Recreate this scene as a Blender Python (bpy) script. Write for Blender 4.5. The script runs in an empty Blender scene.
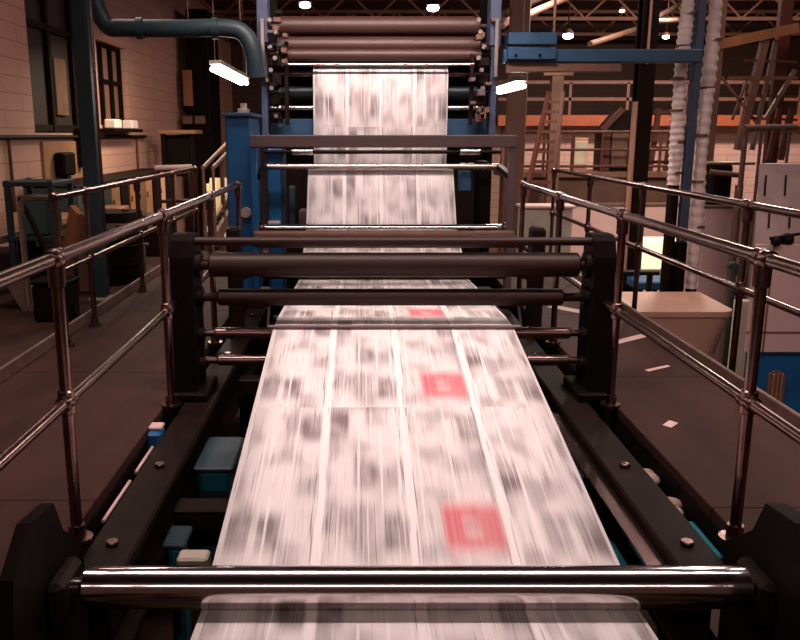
import bpy, bmesh, math, random
from mathutils import Vector, Matrix
random.seed(7)
PI = math.pi
S = bpy.context.scene
C = S.collection
H = 1.45                      # camera height above the walkway decks (z = 0)
F = 830.0                     # focal length in pixels
TH = math.atan(185 / 830)     # downward tilt
ct, st = math.cos(TH), math.sin(TH)

def at(u, v, Y):              # world point at depth Y seen at photo position u, v
    xr = (u - 361) / F; yr = (320 - v) / F
    dy = ct + yr * st; dz = -st + yr * ct
    return Vector((xr / dy * Y, Y, dz / dy * Y + H))

# ------------------------------------------------------------------ materials
def lin(c):
    return tuple(((x / 255) / 12.92 if x / 255 <= .04045 else ((x / 255 + .055) / 1.055) ** 2.4) for x in c) + (1,)

def mat(name, col, rough=.5, metal=0., var=.25, scale=8., bump=.0, stretch=(1, 1, 1), spec=.5):
    m = bpy.data.materials.new(name); m.use_nodes = True
    nt = m.node_tree; b = nt.nodes['Principled BSDF']
    b.inputs['Roughness'].default_value = rough
    b.inputs['Metallic'].default_value = metal
    b.inputs['Specular IOR Level'].default_value = spec
    tc = nt.nodes.new('ShaderNodeTexCoord'); mp = nt.nodes.new('ShaderNodeMapping')
    mp.inputs['Scale'].default_value = stretch
    n = nt.nodes.new('ShaderNodeTexNoise'); n.inputs['Scale'].default_value = scale
    n.inputs['Detail'].default_value = 5
    nt.links.new(tc.outputs['Object'], mp.inputs['Vector']); nt.links.new(mp.outputs[0], n.inputs['Vector'])
    r = nt.nodes.new('ShaderNodeValToRGB')
    a = lin(col)
    r.color_ramp.elements[0].position = .3; r.color_ramp.elements[1].position = .7
    r.color_ramp.elements[0].color = tuple(x * (1 - var) for x in a[:3]) + (1,)
    r.color_ramp.elements[1].color = tuple(min(1, x * (1 + var)) for x in a[:3]) + (1,)
    nt.links.new(n.outputs['Fac'], r.inputs['Fac']); nt.links.new(r.outputs[0], b.inputs['Base Color'])
    if bump:
        bp = nt.nodes.new('ShaderNodeBump'); bp.inputs['Strength'].default_value = bump
        bp.inputs['Distance'].default_value = .02
        nt.links.new(n.outputs['Fac'], bp.inputs['Height']); nt.links.new(bp.outputs[0], b.inputs['Normal'])
    return m

def glow(name, col, strength):
    m = bpy.data.materials.new(name); m.use_nodes = True
    b = m.node_tree.nodes['Principled BSDF']
    b.inputs['Base Color'].default_value = (*col, 1)
    b.inputs['Emission Color'].default_value = (*col, 1)
    b.inputs['Emission Strength'].default_value = strength
    return m

def brick_mat(name, c1, c2, mortar, axis='YZ'):
    m = bpy.data.materials.new(name); m.use_nodes = True
    nt = m.node_tree; b = nt.nodes['Principled BSDF']; b.inputs['Roughness'].default_value = .7
    tc = nt.nodes.new('ShaderNodeTexCoord'); sp = nt.nodes.new('ShaderNodeSeparateXYZ'); cb = nt.nodes.new('ShaderNodeCombineXYZ')
    nt.links.new(tc.outputs['Object'], sp.inputs[0])
    nt.links.new(sp.outputs[axis[0]], cb.inputs['X']); nt.links.new(sp.outputs[axis[1]], cb.inputs['Y'])
    bt = nt.nodes.new('ShaderNodeTexBrick')
    bt.inputs['Color1'].default_value = lin(c1); bt.inputs['Color2'].default_value = lin(c2); bt.inputs['Mortar'].default_value = lin(mortar)
    bt.inputs['Scale'].default_value = 1; bt.inputs['Brick Width'].default_value = 1.2; bt.inputs['Row Height'].default_value = .22
    bt.inputs['Mortar Size'].default_value = .008
    nt.links.new(cb.outputs[0], bt.inputs['Vector'])
    n = nt.nodes.new('ShaderNodeTexNoise'); n.inputs['Scale'].default_value = 1.3; n.inputs['Detail'].default_value = 6
    nt.links.new(tc.outputs['Object'], n.inputs['Vector'])
    mx = nt.nodes.new('ShaderNodeMix'); mx.data_type = 'RGBA'; mx.blend_type = 'MULTIPLY'; mx.inputs[0].default_value = .35
    nt.links.new(bt.outputs['Color'], mx.inputs[6]); nt.links.new(n.outputs['Color'], mx.inputs[7])
    hs = nt.nodes.new('ShaderNodeHueSaturation'); hs.inputs['Saturation'].default_value = .6
    nt.links.new(n.outputs['Color'], hs.inputs['Color']); nt.links.new(hs.outputs[0], mx.inputs[7])
    nt.links.new(mx.outputs[2], b.inputs['Base Color'])
    return m

def newsprint(nm='newsprint', RMAX=2.75):
    m = bpy.data.materials.new(nm); m.use_nodes = True
    nt = m.node_tree; N = nt.nodes; L = nt.links; b = N['Principled BSDF']
    b.inputs['Roughness'].default_value = .55; b.inputs['Specular IOR Level'].default_value = .3
    uv = N.new('ShaderNodeUVMap'); uv.uv_map = 'web'
    sp = N.new('ShaderNodeSeparateXYZ'); L.new(uv.outputs[0], sp.inputs[0])
    u, s = sp.outputs['X'], sp.outputs['Y']
    def mth(op, a, b_=None, c=None):
        n = N.new('ShaderNodeMath'); n.operation = op
        for i, x in enumerate((a, b_, c)):
            if x is None: continue
            if isinstance(x, (int, float)): n.inputs[i].default_value = x
            else: L.new(x, n.inputs[i])
        return n.outputs[0]
    def comb(a, b_):
        n = N.new('ShaderNodeCombineXYZ')
        for i, x in enumerate((a, b_)):
            if isinstance(x, (int, float)): n.inputs[i].default_value = x
            else: L.new(x, n.inputs[i])
        return n.outputs[0]
    def noise(vec, detail=3, rough=.55):
        n = N.new('ShaderNodeTexNoise'); n.inputs['Scale'].default_value = 1; n.inputs['Detail'].default_value = detail
        n.inputs['Roughness'].default_value = rough; L.new(vec, n.inputs['Vector']); return n.outputs['Fac']
    def sstep(x, lo, hi):
        n = N.new('ShaderNodeMapRange'); n.interpolation_type = 'SMOOTHSTEP'
        n.inputs['From Min'].default_value = lo; n.inputs['From Max'].default_value = hi
        L.new(x, n.inputs['Value']); return n.outputs[0]
    def window(x, a, b_, soft):
        return mth('MULTIPLY', sstep(x, a - soft, a + soft), mth('SUBTRACT', 1, sstep(x, b_ - soft, b_ + soft)))
    sr = mth('MODULO', mth('ADD', s, 23.0), 1.15)              # the printed cylinder repeats
    sr01 = mth('DIVIDE', sr, 1.15)
    f = mth('FRACT', mth('MULTIPLY', u, 4))
    page = mth('FLOOR', mth('MULTIPLY', u, 4))
    inpage = window(f, .06, .96, .015)
    gut = mth('SUBTRACT', 1, window(f, .025, .975, .012))
    # grey picture and tint blocks
    rows = mth('MULTIPLY', sr, 5.2)
    blk1 = noise(comb(mth('MULTIPLY', u, 9), mth('ADD', mth('MULTIPLY', sr, 3.2), mth('MULTIPLY', page, 3.7))), 1)
    blk = sstep(blk1, .42, .72)
    # cell tint for each column
    wn = N.new('ShaderNodeTexWhiteNoise'); wn.noise_dimensions = '2D'
    L.new(comb(mth('FLOOR', mth('MULTIPLY', u, 12)), mth('FLOOR', mth('MULTIPLY', sr, 2.6))), wn.inputs['Vector'])
    rowf = mth('FRACT', mth('MULTIPLY', sr, 2.6))
    cell = mth('MULTIPLY', sstep(wn.outputs['Value'], .62, .75), window(rowf, .22, .8, .16))
    colf = mth('FRACT', mth('MULTIPLY', u, 12))
    cell = mth('MULTIPLY', cell, window(colf, .12, .9, .1))
    # columns of type: fine streaks
    st1 = noise(comb(mth('MULTIPLY', u, 130), mth('MULTIPLY', sr, 2.2)), 2)
    st1 = sstep(st1, .52, .74)
    st2 = noise(comb(mth('MULTIPLY', u, 380), mth('MULTIPLY', sr, 2.6)), 1)
    st2 = sstep(st2, .54, .78)
    amt = noise(comb(mth('MULTIPLY', u, 9), mth('MULTIPLY', sr, 3)), 1)
    amt = sstep(amt, .35, .65)
    ink = mth('ADD', mth('MULTIPLY', blk, .42), mth('MULTIPLY', cell, .40))
    ink = mth('ADD', ink, mth('MULTIPLY', mth('MULTIPLY', st1, amt), .42))
    ink = mth('ADD', ink, mth('MULTIPLY', st2, .26))
    ink = mth('ADD', ink, .13)
    wst = noise(comb(mth('MULTIPLY', u, 75), mth('MULTIPLY', sr, .9)), 1)
    ink = mth('MULTIPLY', ink, mth('SUBTRACT', 1, mth('MULTIPLY', sstep(wst, .56, .68), .75)))
    st5 = noise(comb(mth('MULTIPLY', u, 210), mth('ADD', mth('MULTIPLY', sr, 2.4), 9)), 1)
    ink = mth('ADD', ink, mth('MULTIPLY', sstep(st5, .66, .76), .5))
    ink = mth('MULTIPLY', ink, inpage)
    # thin rules beside the gutters
    st3 = noise(comb(mth('MULTIPLY', u, 260), mth('MULTIPLY', sr, 3.1)), 1)
    edge = mth('MULTIPLY', sstep(st3, .55, .68), mth('SUBTRACT', 1, window(f, .10, .91, .01)))
    edge = mth('MULTIPLY', edge, window(f, .02, .98, .01))
    ink = mth('ADD', ink, mth('MULTIPLY', edge, .6))
    ink = mth('MINIMUM', ink, .85)
    # red advertisement on the third page
    red = mth('MULTIPLY', window(u, .582, .738, .012), window(sr01, .08, .325, .06))
    red = mth('MULTIPLY', red, mth('SUBTRACT', 1, sstep(s, RMAX - .02, RMAX)))
    rv = noise(comb(mth('MULTIPLY', u, 60), mth('MULTIPLY', sr, 1.2)), 2)
    hole = mth('MULTIPLY', window(u, .635, .68, .01), window(sr01, .14, .26, .03))
    redm = mth('MULTIPLY', red, mth('SUBTRACT', mth('ADD', .52, mth('MULTIPLY', rv, .5)), mth('MULTIPLY', hole, .32)))
    rmp = N.new('ShaderNodeMix'); rmp.data_type = 'RGBA'
    rmp.inputs[6].default_value = (.88, .81, .78, 1); rmp.inputs[7].default_value = (.10, .06, .065, 1)
    L.new(mth('MULTIPLY', ink, mth('SUBTRACT', 1, mth('MULTIPLY', redm, .6))), rmp.inputs[0])
    mx = N.new('ShaderNodeMix'); mx.data_type = 'RGBA'; mx.inputs[7].default_value = (.64, .07, .10, 1)
    L.new(redm, mx.inputs[0]); L.new(rmp.outputs[2], mx.inputs[6])
    L.new(mx.outputs[2], b.inputs['Base Color'])
    return m

M = dict(
    paper=newsprint(), paper2=newsprint('newsprint_black_only', -50),
    chrome=mat('chrome', (215, 205, 205), .13, 1, .04, 20),
    steel=mat('worn_steel_pipe', (130, 102, 97), .25, 1, .2, 14),
    brightsteel=mat('bright_steel', (200, 188, 182), .25, 1, .1, 14),
    dark=mat('oily_dark_steel', (24, 11, 7), .6, .0, .4, 6, .1, spec=.15),
    black=mat('black_iron', (16, 7, 4), .65, .0, .3, 9, .1, spec=.1),
    rubber=mat('dark_rubber_roll', (44, 20, 15), .5, 0, .12, 4, spec=.3, stretch=(.2, 3, 3)),
    brownroll=mat('brown_roll', (66, 40, 32), .5, .0, .12, 4, stretch=(.2, 3, 3)),
    grey=mat('grey_paint', (104, 84, 86), .5, 0, .1, 6),
    blue=mat('blue_enamel', (18, 84, 132), .45, 0, .15, 4, .03),
    slate=mat('slate_blue_paint', (60, 72, 96), .5, 0, .2, 5, .03),
    steelblue=mat('dull_blue_paint', (34, 70, 98), .5, 0, .2, 5, .03),
    teal=mat('teal_enamel', (24, 112, 124), .45, 0, .25, 6, .05),
    darkteal=mat('dark_teal_paint', (36, 54, 60), .5, 0, .2, 5),
    deck=mat('walkway_deck', (54, 29, 23), .75, 0, .4, 5, .25, (1, .35, 1), spec=.2),
    kick=mat('scuffed_toe_board', (110, 82, 72), .6, .1, .3, 8, .1),
    concrete=mat('concrete_floor', (88, 58, 46), .75, 0, .25, 2, .1),
    oilfloor=mat('oily_floor', (62, 38, 30), .75, 0, .35, 3, .1, spec=.2),
    ceiling=mat('ceiling_sheet', (58, 36, 28), .8, 0, .3, 1.2),
    beam=mat('roof_steel', (120, 82, 60), .6, 0, .25, 3),
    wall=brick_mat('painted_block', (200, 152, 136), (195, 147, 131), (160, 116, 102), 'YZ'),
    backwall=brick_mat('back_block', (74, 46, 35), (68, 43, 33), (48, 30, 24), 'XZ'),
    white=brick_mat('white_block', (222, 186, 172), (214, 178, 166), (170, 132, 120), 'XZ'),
    orange=mat('orange_paint', (158, 84, 48), .55, 0, .15, 2),
    tan=mat('tan_cover', (206, 158, 134), .6, 0, .08, 2),
    cream=mat('cream_sheet', (250, 236, 206), .6, 0, .04, 2),
    wood=mat('timber', (150, 96, 58), .65, 0, .25, 5, .1, (1, 1, .2)),
    brown=mat('brown_paint', (112, 78, 62), .55, 0, .2, 5),
    redbrown=mat('red_oxide_paint', (84, 40, 28), .55, 0, .2, 5),
    ochre=mat('ochre_paint', (150, 108, 76), .55, 0, .15, 4),
    green=mat('dark_green_paint', (62, 78, 70), .55, 0, .15, 4),
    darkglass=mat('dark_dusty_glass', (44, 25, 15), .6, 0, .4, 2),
    pinkpane=mat('dusty_window_glass', (150, 108, 92), .35, 0, .12, 3),
    panel=mat('pale_machine_panel', (204, 168, 162), .5, 0, .06, 2),
    slopegrey=mat('worn_grey_hood', (138, 112, 106), .55, .1, .18, 5),
    duct=mat('ribbed_white_hose', (240, 216, 208), .5, 0, .1, 10),
    boxgrey=mat('putty_grey_box', (176, 164, 150), .5, 0, .1, 8),
    rag=mat('oily_rag', (150, 126, 112), .9, 0, .3, 12, .2),
    tube=glow('fluorescent_tube', (1, .93, .84), 22),
    bulb=glow('high_bay_lamp', (1, .78, .95), 30),
    tinybulb=glow('small_lamp', (1, .85, .72), 14),
)

# ------------------------------------------------------------------ mesh helpers
class MB:
    def __init__(s): s.bm = bmesh.new()
    def box(s, x0, x1, y0, y1, z0, z1, bev=.006):
        g = bmesh.ops.create_cube(s.bm, size=1)
        for v in g['verts']:
            v.co = Vector((x0 + (v.co.x + .5) * (x1 - x0), y0 + (v.co.y + .5) * (y1 - y0), z0 + (v.co.z + .5) * (z1 - z0)))
        b = min(bev, .3 * min(abs(x1 - x0), abs(y1 - y0), abs(z1 - z0)))
        if b > 0:
            es = list({e for v in g['verts'] for e in v.link_edges})
            bmesh.ops.bevel(s.bm, geom=es, offset=b, segments=1, affect='EDGES', profile=.5)
        return s
    def bar(s, p, q, w, h=None):                       # square bar between two points
        p, q = Vector(p), Vector(q); h = h or w
        d = (q - p); ln = d.length
        g = bmesh.ops.create_cube(s.bm, size=1)
        rot = d.to_track_quat('Z', 'Y').to_matrix().to_4x4()
        mt = Matrix.Translation((p + q) / 2) @ rot @ Matrix.Diagonal((w, h, ln, 1))
        bmesh.ops.transform(s.bm, matrix=mt, verts=g['verts'])
        return s
    def tube(s, pts, r, n=14, cap=True):
        pts = [Vector(p) for p in pts]
        rad = r if isinstance(r, (list, tuple)) else [r] * len(pts)
        rings = []
        ref = None
        for i, p in enumerate(pts):
            if i == 0: d = pts[1] - p
            elif i == len(pts) - 1: d = p - pts[i - 1]
            else: d = (pts[i + 1] - p).normalized() + (p - pts[i - 1]).normalized()
            if d.length < 1e-9: d = Vector((0, 0, 1))
            d.normalize()
            if ref is None:
                ref = Vector((0, 0, 1)) if abs(d.z) < .9 else Vector((0, 1, 0))
            a = (ref - d * ref.dot(d)).normalized(); b = d.cross(a); ref = a
            rings.append([s.bm.verts.new(p + (a * math.cos(2 * PI * k / n) + b * math.sin(2 * PI * k / n)) * rad[i]) for k in range(n)])
        for A, B in zip(rings, rings[1:]):
            for k in range(n):
                fc = s.bm.faces.new((A[k], A[(k + 1) % n], B[(k + 1) % n], B[k])); fc.smooth = True
        if cap:
            s.bm.faces.new(list(reversed(rings[0]))); s.bm.faces.new(rings[-1])
        return s
    def rollx(s, x0, x1, y, z, r, n=32, j=0, jr=.02):   # roller along X with optional stepped journals
        e = min(.012, r * .3)
        pts = [(x0, y, z), (x0 + e, y, z), (x1 - e, y, z), (x1, y, z)]
        rad = [r - e, r, r, r - e]
        if j:
            pts = [(x0 - j, y, z), (x0 - .001, y, z)] + pts + [(x1 + .001, y, z), (x1 + j, y, z)]
            rad = [jr, jr] + rad + [jr, jr]
        return s.tube(pts, rad, n)
    def ball(s, p, r, sz=1.):
        g = bmesh.ops.create_uvsphere(s.bm, u_segments=14, v_segments=8, radius=r)
        for v in g['verts']:
            v.co = Vector((v.co.x, v.co.y, v.co.z * sz)) + Vector(p)
            for f in v.link_faces: f.smooth = True
        return s
    def prism(s, poly, axis, a, b):                      # outline extruded along an axis
        def mk(p, t): return {'x': (t, p[0], p[1]), 'y': (p[0], t, p[1]), 'z': (p[0], p[1], t)}[axis]
        A = [s.bm.verts.new(mk(p, a)) for p in poly]; B = [s.bm.verts.new(mk(p, b)) for p in poly]
        n = len(poly)
        s.bm.faces.new(A); s.bm.faces.new(list(reversed(B)))
        for i in range(n): s.bm.faces.new((A[i], B[i], B[(i + 1) % n], A[(i + 1) % n]))
        return s
    def build(s, name, m, parent=None):
        bmesh.ops.recalc_face_normals(s.bm, faces=s.bm.faces)
        for e in s.bm.edges:
            if len(e.link_faces) == 2 and e.calc_face_angle(0) > .55: e.smooth = False
        me = bpy.data.meshes.new(name); s.bm.to_mesh(me); s.bm.free()
        o = bpy.data.objects.new(name, me); C.objects.link(o)
        me.materials.append(M[m] if isinstance(m, str) else m)
        if parent:
            o.parent = parent
            w = Vector(parent.get('base', (0, 0, 0)))
            o.location = (0, 0, 0)
            me.transform(Matrix.Translation(-w)); o['base'] = tuple(w)
        return o

def tag(o, label, cat, group=None):
    o['label'] = label; o['category'] = cat
    if group: o['group'] = group
    return o
def thing(name, loc, label, cat, group=None):
    o = bpy.data.objects.new(name, None); C.objects.link(o); o.location = loc
    o.empty_display_size = .1
    o['base'] = tuple(loc)
    return tag(o, label, cat, group)
def struct(o):
    o['kind'] = 'structure'; return o
def copy_thing(o, loc, label=None):
    c = o.copy(); C.objects.link(c); c.location = loc; c['base'] = tuple(loc)
    if label: c['label'] = label
    for ch in [x for x in bpy.data.objects if x.parent == o]:
        d = ch.copy(); C.objects.link(d); d.parent = c
        for g in [x for x in bpy.data.objects if x.parent == ch]:
            e = g.copy(); C.objects.link(e); e.parent = d
    return c

XL, XR = -.98, 1.36           # machine side lines
GZ = -1.6                     # lower pressroom floor
# ------------------------------------------------------------------ setting
struct(MB().box(-4.6, 14.2, -3, 30.2, GZ - .2, GZ, 0).build('floor', 'concrete'))
b = MB().prism([(-4.5, -1.5), (-2.19, -1.5), (-2.19, 10.6), (-3.55, 10.6), (-3.55, 17.2), (-4.5, 17.2)], 'z', -.18, 0)
struct(b.build('floor', 'oilfloor'))
CZ = 5.2
struct(MB().box(-4.6, 14.2, -3, 30.2, CZ, CZ + .2, 0).build('ceiling', 'ceiling'))
# left wall: blocks round the dark loading opening and the small window
wl = MB()
def wl_box(y0, y1, z0, z1): wl.box(-4.8, -4.5, y0, y1, z0, z1, 0)
wl_box(-3, 11.75, GZ, CZ); wl_box(11.75, 14.0, GZ, H + .03); wl_box(14.0, 14.75, GZ, CZ)
wl_box(14.75, 16.6, GZ, 1.62); wl_box(14.75, 16.6, 3.05, CZ); wl_box(16.6, 30, GZ, CZ)
wl_box(11.75, 14.0, 4.9, CZ)
struct(wl.build('wall_left', 'wall'))
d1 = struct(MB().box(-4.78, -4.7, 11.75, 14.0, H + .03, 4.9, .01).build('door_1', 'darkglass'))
fr = MB()
for y in (11.8, 12.9, 13.95): fr.box(-4.7, -4.62, y - .05, y + .05, H + .03, 4.9)
for z in (H + .1, 3.0, 4.6): fr.box(-4.7, -4.64, 11.75, 14, z - .05, z + .05)
fr.build('door_frame', 'dark', d1)
MB().box(-4.7, -4.64, 13.1, 13.6, 1.75, 2.6).build('door_panel', 'brown', d1)
w1 = struct(MB().box(-4.72, -4.68, 14.75, 16.6, 1.62, 3.05, 0).build('window_1', 'pinkpane'))
fr = MB()
for y in (14.78, 15.4, 16.0, 16.57): fr.box(-4.68, -4.6, y - .03, y + .03, 1.62, 3.05)
for z in (1.65, 2.4, 3.02): fr.box(-4.68, -4.6, 14.75, 16.6, z - .03, z + .03)
fr.build('window_frame', 'black', w1)
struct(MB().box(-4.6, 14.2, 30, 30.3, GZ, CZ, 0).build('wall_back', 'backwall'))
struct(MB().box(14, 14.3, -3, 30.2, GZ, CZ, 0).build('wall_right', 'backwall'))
# roof beams belong to the building
for i, y in enumerate((9.5, 13, 16.5, 20, 23.5, 27)):
    t = MB(); t.box(-4.5, 14, y - .06, y + .06, CZ - .1, CZ, 0); t.box(-4.5, 14, y - .05, y + .05, CZ - .75, CZ - .66, 0)
    x = -4.5; up = False
    while x < 13.4:
        a = (x, y, CZ - .7 if up else CZ - .06); q = (x + .7, y, CZ - .06 if up else CZ - .7)
        t.bar(a, q, .05); x += .7; up = not up
    struct(t.build('trim_%d' % (i + 1), 'beam'))

# ------------------------------------------------------------------ walkways
def walkway(x0, x1, y0, y1, toe, label):
    t = thing('walkway', ((x0 + x1) / 2, (y0 + y1) / 2, -.1), label, 'walkway', None)
    g = MB(); n = 6; L = (y1 - y0) / n
    for i in range(n): g.box(x0, x1, y0 + i * L + .002, y0 + (i + 1) * L - .002, -.05, 0, .004)
    g.build('deck', 'deck', t)
    for x in (x0 + .04, x1 - .04): MB().box(x - .04, x + .04, y0, y1, -.26, -.05).build('joist', 'black', t)
    MB().box(toe - .012, toe + .012, y0, y1, 0, .09).build('toe_board', 'kick', t)
    y = y0 + .6
    while y < y1:
        for x in (x0 + .06, x1 - .06): MB().box(x - .05, x + .05, y - .05, y + .05, GZ, -.26).build('leg', 'black', t)
        y += 2.6
    return t
walkway(-2.18, -1.08, -.6, 10.6, -2.16, 'dark brown walkway deck along the left side of the press')
walkway(1.40, 2.2, -.6, 10.4, 2.185, 'dark brown walkway deck along the right side of the press')

def railing(x, ys, label, y_end=None, fit=True, ends=(), rails=(1.04, .53), y_start=None, m='steel', grp='tubular railings', gap=False, zb=0):
    t = thing('railing', (x, sum(ys) / len(ys), 0), label, 'railing', grp)
    ya = ys[0] if y_start is None else y_start; yb = ys[-1] if y_end is None else y_end
    tr = [(x, ya, rails[0]), (x, yb, rails[0])]
    MB().tube(tr, .024).build('top_rail', m, t)
    for q0, q1 in ([(ya, 4.55), (4.93, yb)] if gap else [(ya, yb)]):
        MB().tube([(x, q0, rails[1]), (x, q1, rails[1])], .021).build('middle_rail', m, t)
    for y in ys:
        p = MB().tube([(x, y, zb), (x, y, rails[0] - .01)], .021).build('post', m, t)
        if zb == 0: MB().tube([(x, y, 0), (x, y, .012), (x, y, .013), (x, y, .06)], [.055, .055, .032, .03]).build('foot_flange', m, p)
        if fit:
            k = MB()
            k.tube([(x, y - .05, rails[0]), (x, y - .045, rails[0]), (x, y + .045, rails[0]), (x, y + .05, rails[0])], [.026, .033, .033, .026])
            k.tube([(x, y, rails[0] - .1), (x, y, rails[0] - .095), (x, y, rails[0] - .02)], [.024, .03, .031])
            k.ball((x, y, rails[0]), .036)
            k.build('top_fitting', m, p)
            k = MB()
            k.tube([(x, y - .045, rails[1]), (x, y - .04, rails[1]), (x, y + .04, rails[1]), (x, y + .045, rails[1])], [.023, .03, .03, .023])
            k.tube([(x, y, rails[1] - .045), (x, y, rails[1] - .04), (x, y, rails[1] + .04), (x, y, rails[1] + .045)], [.023, .03, .03, .023])
            k.ball((x, y, rails[1]), .033)
            k.build('cross_fitting', m, p)
    return t
railing(-1.04, [1.25, 2.8, 4.35, 5.75, 7.08], 'steel pipe railing between the left walkway and the press', y_start=-.2, gap=True)
railing(1.37, [1.3, 2.8, 4.35, 5.75, 7.08], 'steel pipe railing between the right walkway and the press', y_start=-.2, gap=True)
rl = railing(-2.07, [5.66, 6.3, 7.75, 9.2, 10.5], 'outer steel pipe railing of the left walkway with a short bent return')
MB().tube([(-2.07, 5.66, 1.04), (-2.2, 5.66, 1.04), (-2.28, 5.66, 1.03), (-2.31, 5.66, .98), (-2.31, 5.66, .3)], .022).build('return_bend', 'brightsteel', rl)
ro_ = railing(2.32, [1.5, 3.2, 5.0, 6.9, 8.5, 10.1], 'outer steel pipe railing of the right walkway', y_start=-.2, zb=-.3)
for y in [1.5, 3.2, 5.0, 6.9, 8.5, 10.1]:
    for z in (-.08, -.22): MB().box(2.2, 2.35, y - .04, y + .04, z - .02, z + .02, .006).build('side_bracket', 'steel', ro_)

# ------------------------------------------------------------------ base frame of the press
bf = thing('press_undercarriage', (.19, 4.9, GZ), 'dark oily steel base frame under the running paper, between the two walkways', 'press frame')
zt = H - 1.5
for x0, x1 in ((-1.02, -.84), (1.13, 1.31)):
    k = MB().box(x0, x1, 2.66, 8.3, zt - .05, zt, .01)
    k.box(x0 + .06, x1 - .06, 2.66, 8.3, zt - .3, zt - .05, .004).box(x0, x1, 2.66, 8.3, zt - .34, zt - .3, .006)
    be = k.build('side_beam', 'dark', bf)
    for y in (2.85, 3.6, 5.6, 6.9):
        kk = MB().tube([((x0 + x1) / 2, y, zt), ((x0 + x1) / 2, y, zt + .02)], .024, 6)
        kk.build('bolt', 'steel', be)
    for y in (2.8, 4.75, 7.2, 8.15):
        MB().box(x0 + .02, x1 - .02, y - .09, y + .09, GZ, zt - .34).build('leg', 'black', bf)
for y in (3.49, 5.5, 7.0): MB().box(-.84, 1.13, y - .065, y + .065, zt - .24, zt - .13, .01).build('cross_beam', 'dark', bf)
k = MB()
k.box(1.05, 1.13, 2.5, 4.5, zt - .06, zt - .045, .002)
k.build('ledge_strip', 'steel', bf)

# front stand with the chrome guide roller
fs = thing('front_roller_stand', (.19, 2.35, GZ), 'chrome guide roller across the paper on two dark end plates, nearest the camera', 'roller stand')
RY, RZ, RR = 2.36, H - 1.385, .066
ro = MB().rollx(-.87, 1.215, RY, RZ, RR, 48, .07, .03).build('roller', 'chrome', fs)
for sx, lab in ((-1, 0), (1, 1)):
    xa = -.95 if sx < 0 else 1.25
    out = [(2.02, -.9), (2.02, .1), (2.06, .26), (2.2, .36), (2.38, .34), (2.44, .22), (2.6, .1), (2.6, -.9)]
    MB().prism(out, 'x', xa - .04 if sx < 0 else xa, xa if sx < 0 else xa + .06).build('end_plate', 'black', fs)
    xi = xa + .02 if sx < 0 else xa - .01
    MB().box(xi - .03, xi + .03, RY - .1, RY + .1, RZ - .09, RZ + .06, .02).build('bearing_block', 'dark', fs)
    k = MB()
    x1_ = xa - .125 if sx < 0 else xa + .06
    k.box(x1_, x1_ + .085, 2.0, 2.12, GZ, .18, .01)
    k.build('support_column', 'black', fs)
MB().rollx(-.86, 1.2, 1.86, -.28, .05, 24, .1, .025).build('lower_roller', 'dark', fs)
for x in (-.93, 1.24):
    MB().box(x - .04, x + .04, 1.8, 2.05, -.34, -.22).build('bracket', 'dark', fs)

# middle roller stand
ms = thing('middle_roller_stand', (.19, 4.72, GZ), 'dark roller stand with thick brown rolls across the paper in the middle', 'roller stand')
YM = 4.72
for x0, x1, sg in ((-1.075, -.945, 1), (1.31, 1.43, -1)):
    xa, xb = (x0, x1)
    prof = [(YM - .13, zt), (YM - .11, .78), (YM - .08, .87), (YM - .02, .9), (YM + .09, .9), (YM + .14, .84), (YM + .16, zt)]
    up = MB().prism(prof, 'x', xa, xb).build('upright', 'black', ms)
    xi = xb if sg > 0 else xa
    for z, r in ((H - .727, .075), (H - .916, .06), (H - 1.14, .045), (H - 1.31, .04)):
        MB().tube([(xi, YM, z), (xi + sg * .03, YM, z)], r, 20).build('bearing', 'dark', up)
    MB().box(xa - .03 if sg > 0 else xa - .06, xb + .06 if sg > 0 else xb + .03, YM - .17, YM + .22, zt, zt + .05, .01).build('foot', 'black', up)
MB().rollx(-.95, 1.32, YM - .02, H - .59, .024, 20).build('tie_bar', 'rubber', ms)
MB().rollx(-.87, 1.25, YM, H - .727, .07, 36, .09, .03).build('upper_roll', 'rubber', ms)
MB().rollx(-.83, 1.17, YM, H - .916, .049, 32, .14, .025).build('lower_roll', 'rubber', ms)
MB().rollx(-.86, 1.23, YM + .02, H - 1.135, .034, 28, .1, .02).build('idler_roller', 'steel', ms)
MB().rollx(-.85, 1.23, YM + .02, H - 1.30, .032, 28, .1, .02).build('idler_roller', 'steel', ms)
MB().rollx(-.53, .91, 4.6, H - 1.084 + .018, .012, 12).build('hold_down_rod', 'grey', ms)
for x in (-.53, .91): MB().bar((x, 4.6, H - 1.066), (x, YM - .0, H - .93), .014).build('rod_hanger', 'dark', ms)

# second roller stand behind it
ns = thing('rear_roller_stand', (.19, 6.2, GZ), 'brown roller stand just behind the middle rolls, partly hidden', 'roller stand')
for x0, x1 in ((-1.0, -.9), (1.27, 1.37)):
    MB().box(x0, x1, 6.12, 6.3, zt, .78, .02).build('upright', 'dark', ns)
MB().rollx(-.8, 1.17, 6.15, H - .775, .045, 28, .12, .025).build('upper_roll', 'brownroll', ns)
MB().rollx(-.8, 1.17, 6.62, H - 1.075, .06, 28, .0).build('turning_roll', 'rubber', ns)
for x in (-.84, 1.21): MB().bar((x - .1 if x < 0 else x + .1, 6.2, .4), (x, 6.62, H - 1.075), .07, .05).build('roll_arm', 'dark', ns)
for x in (-.84, 1.21): MB().tube([(x - .05, 6.62, H - 1.075), (x + .05, 6.62, H - 1.075)], .03).build('bearing', 'dark', ns)

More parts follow.
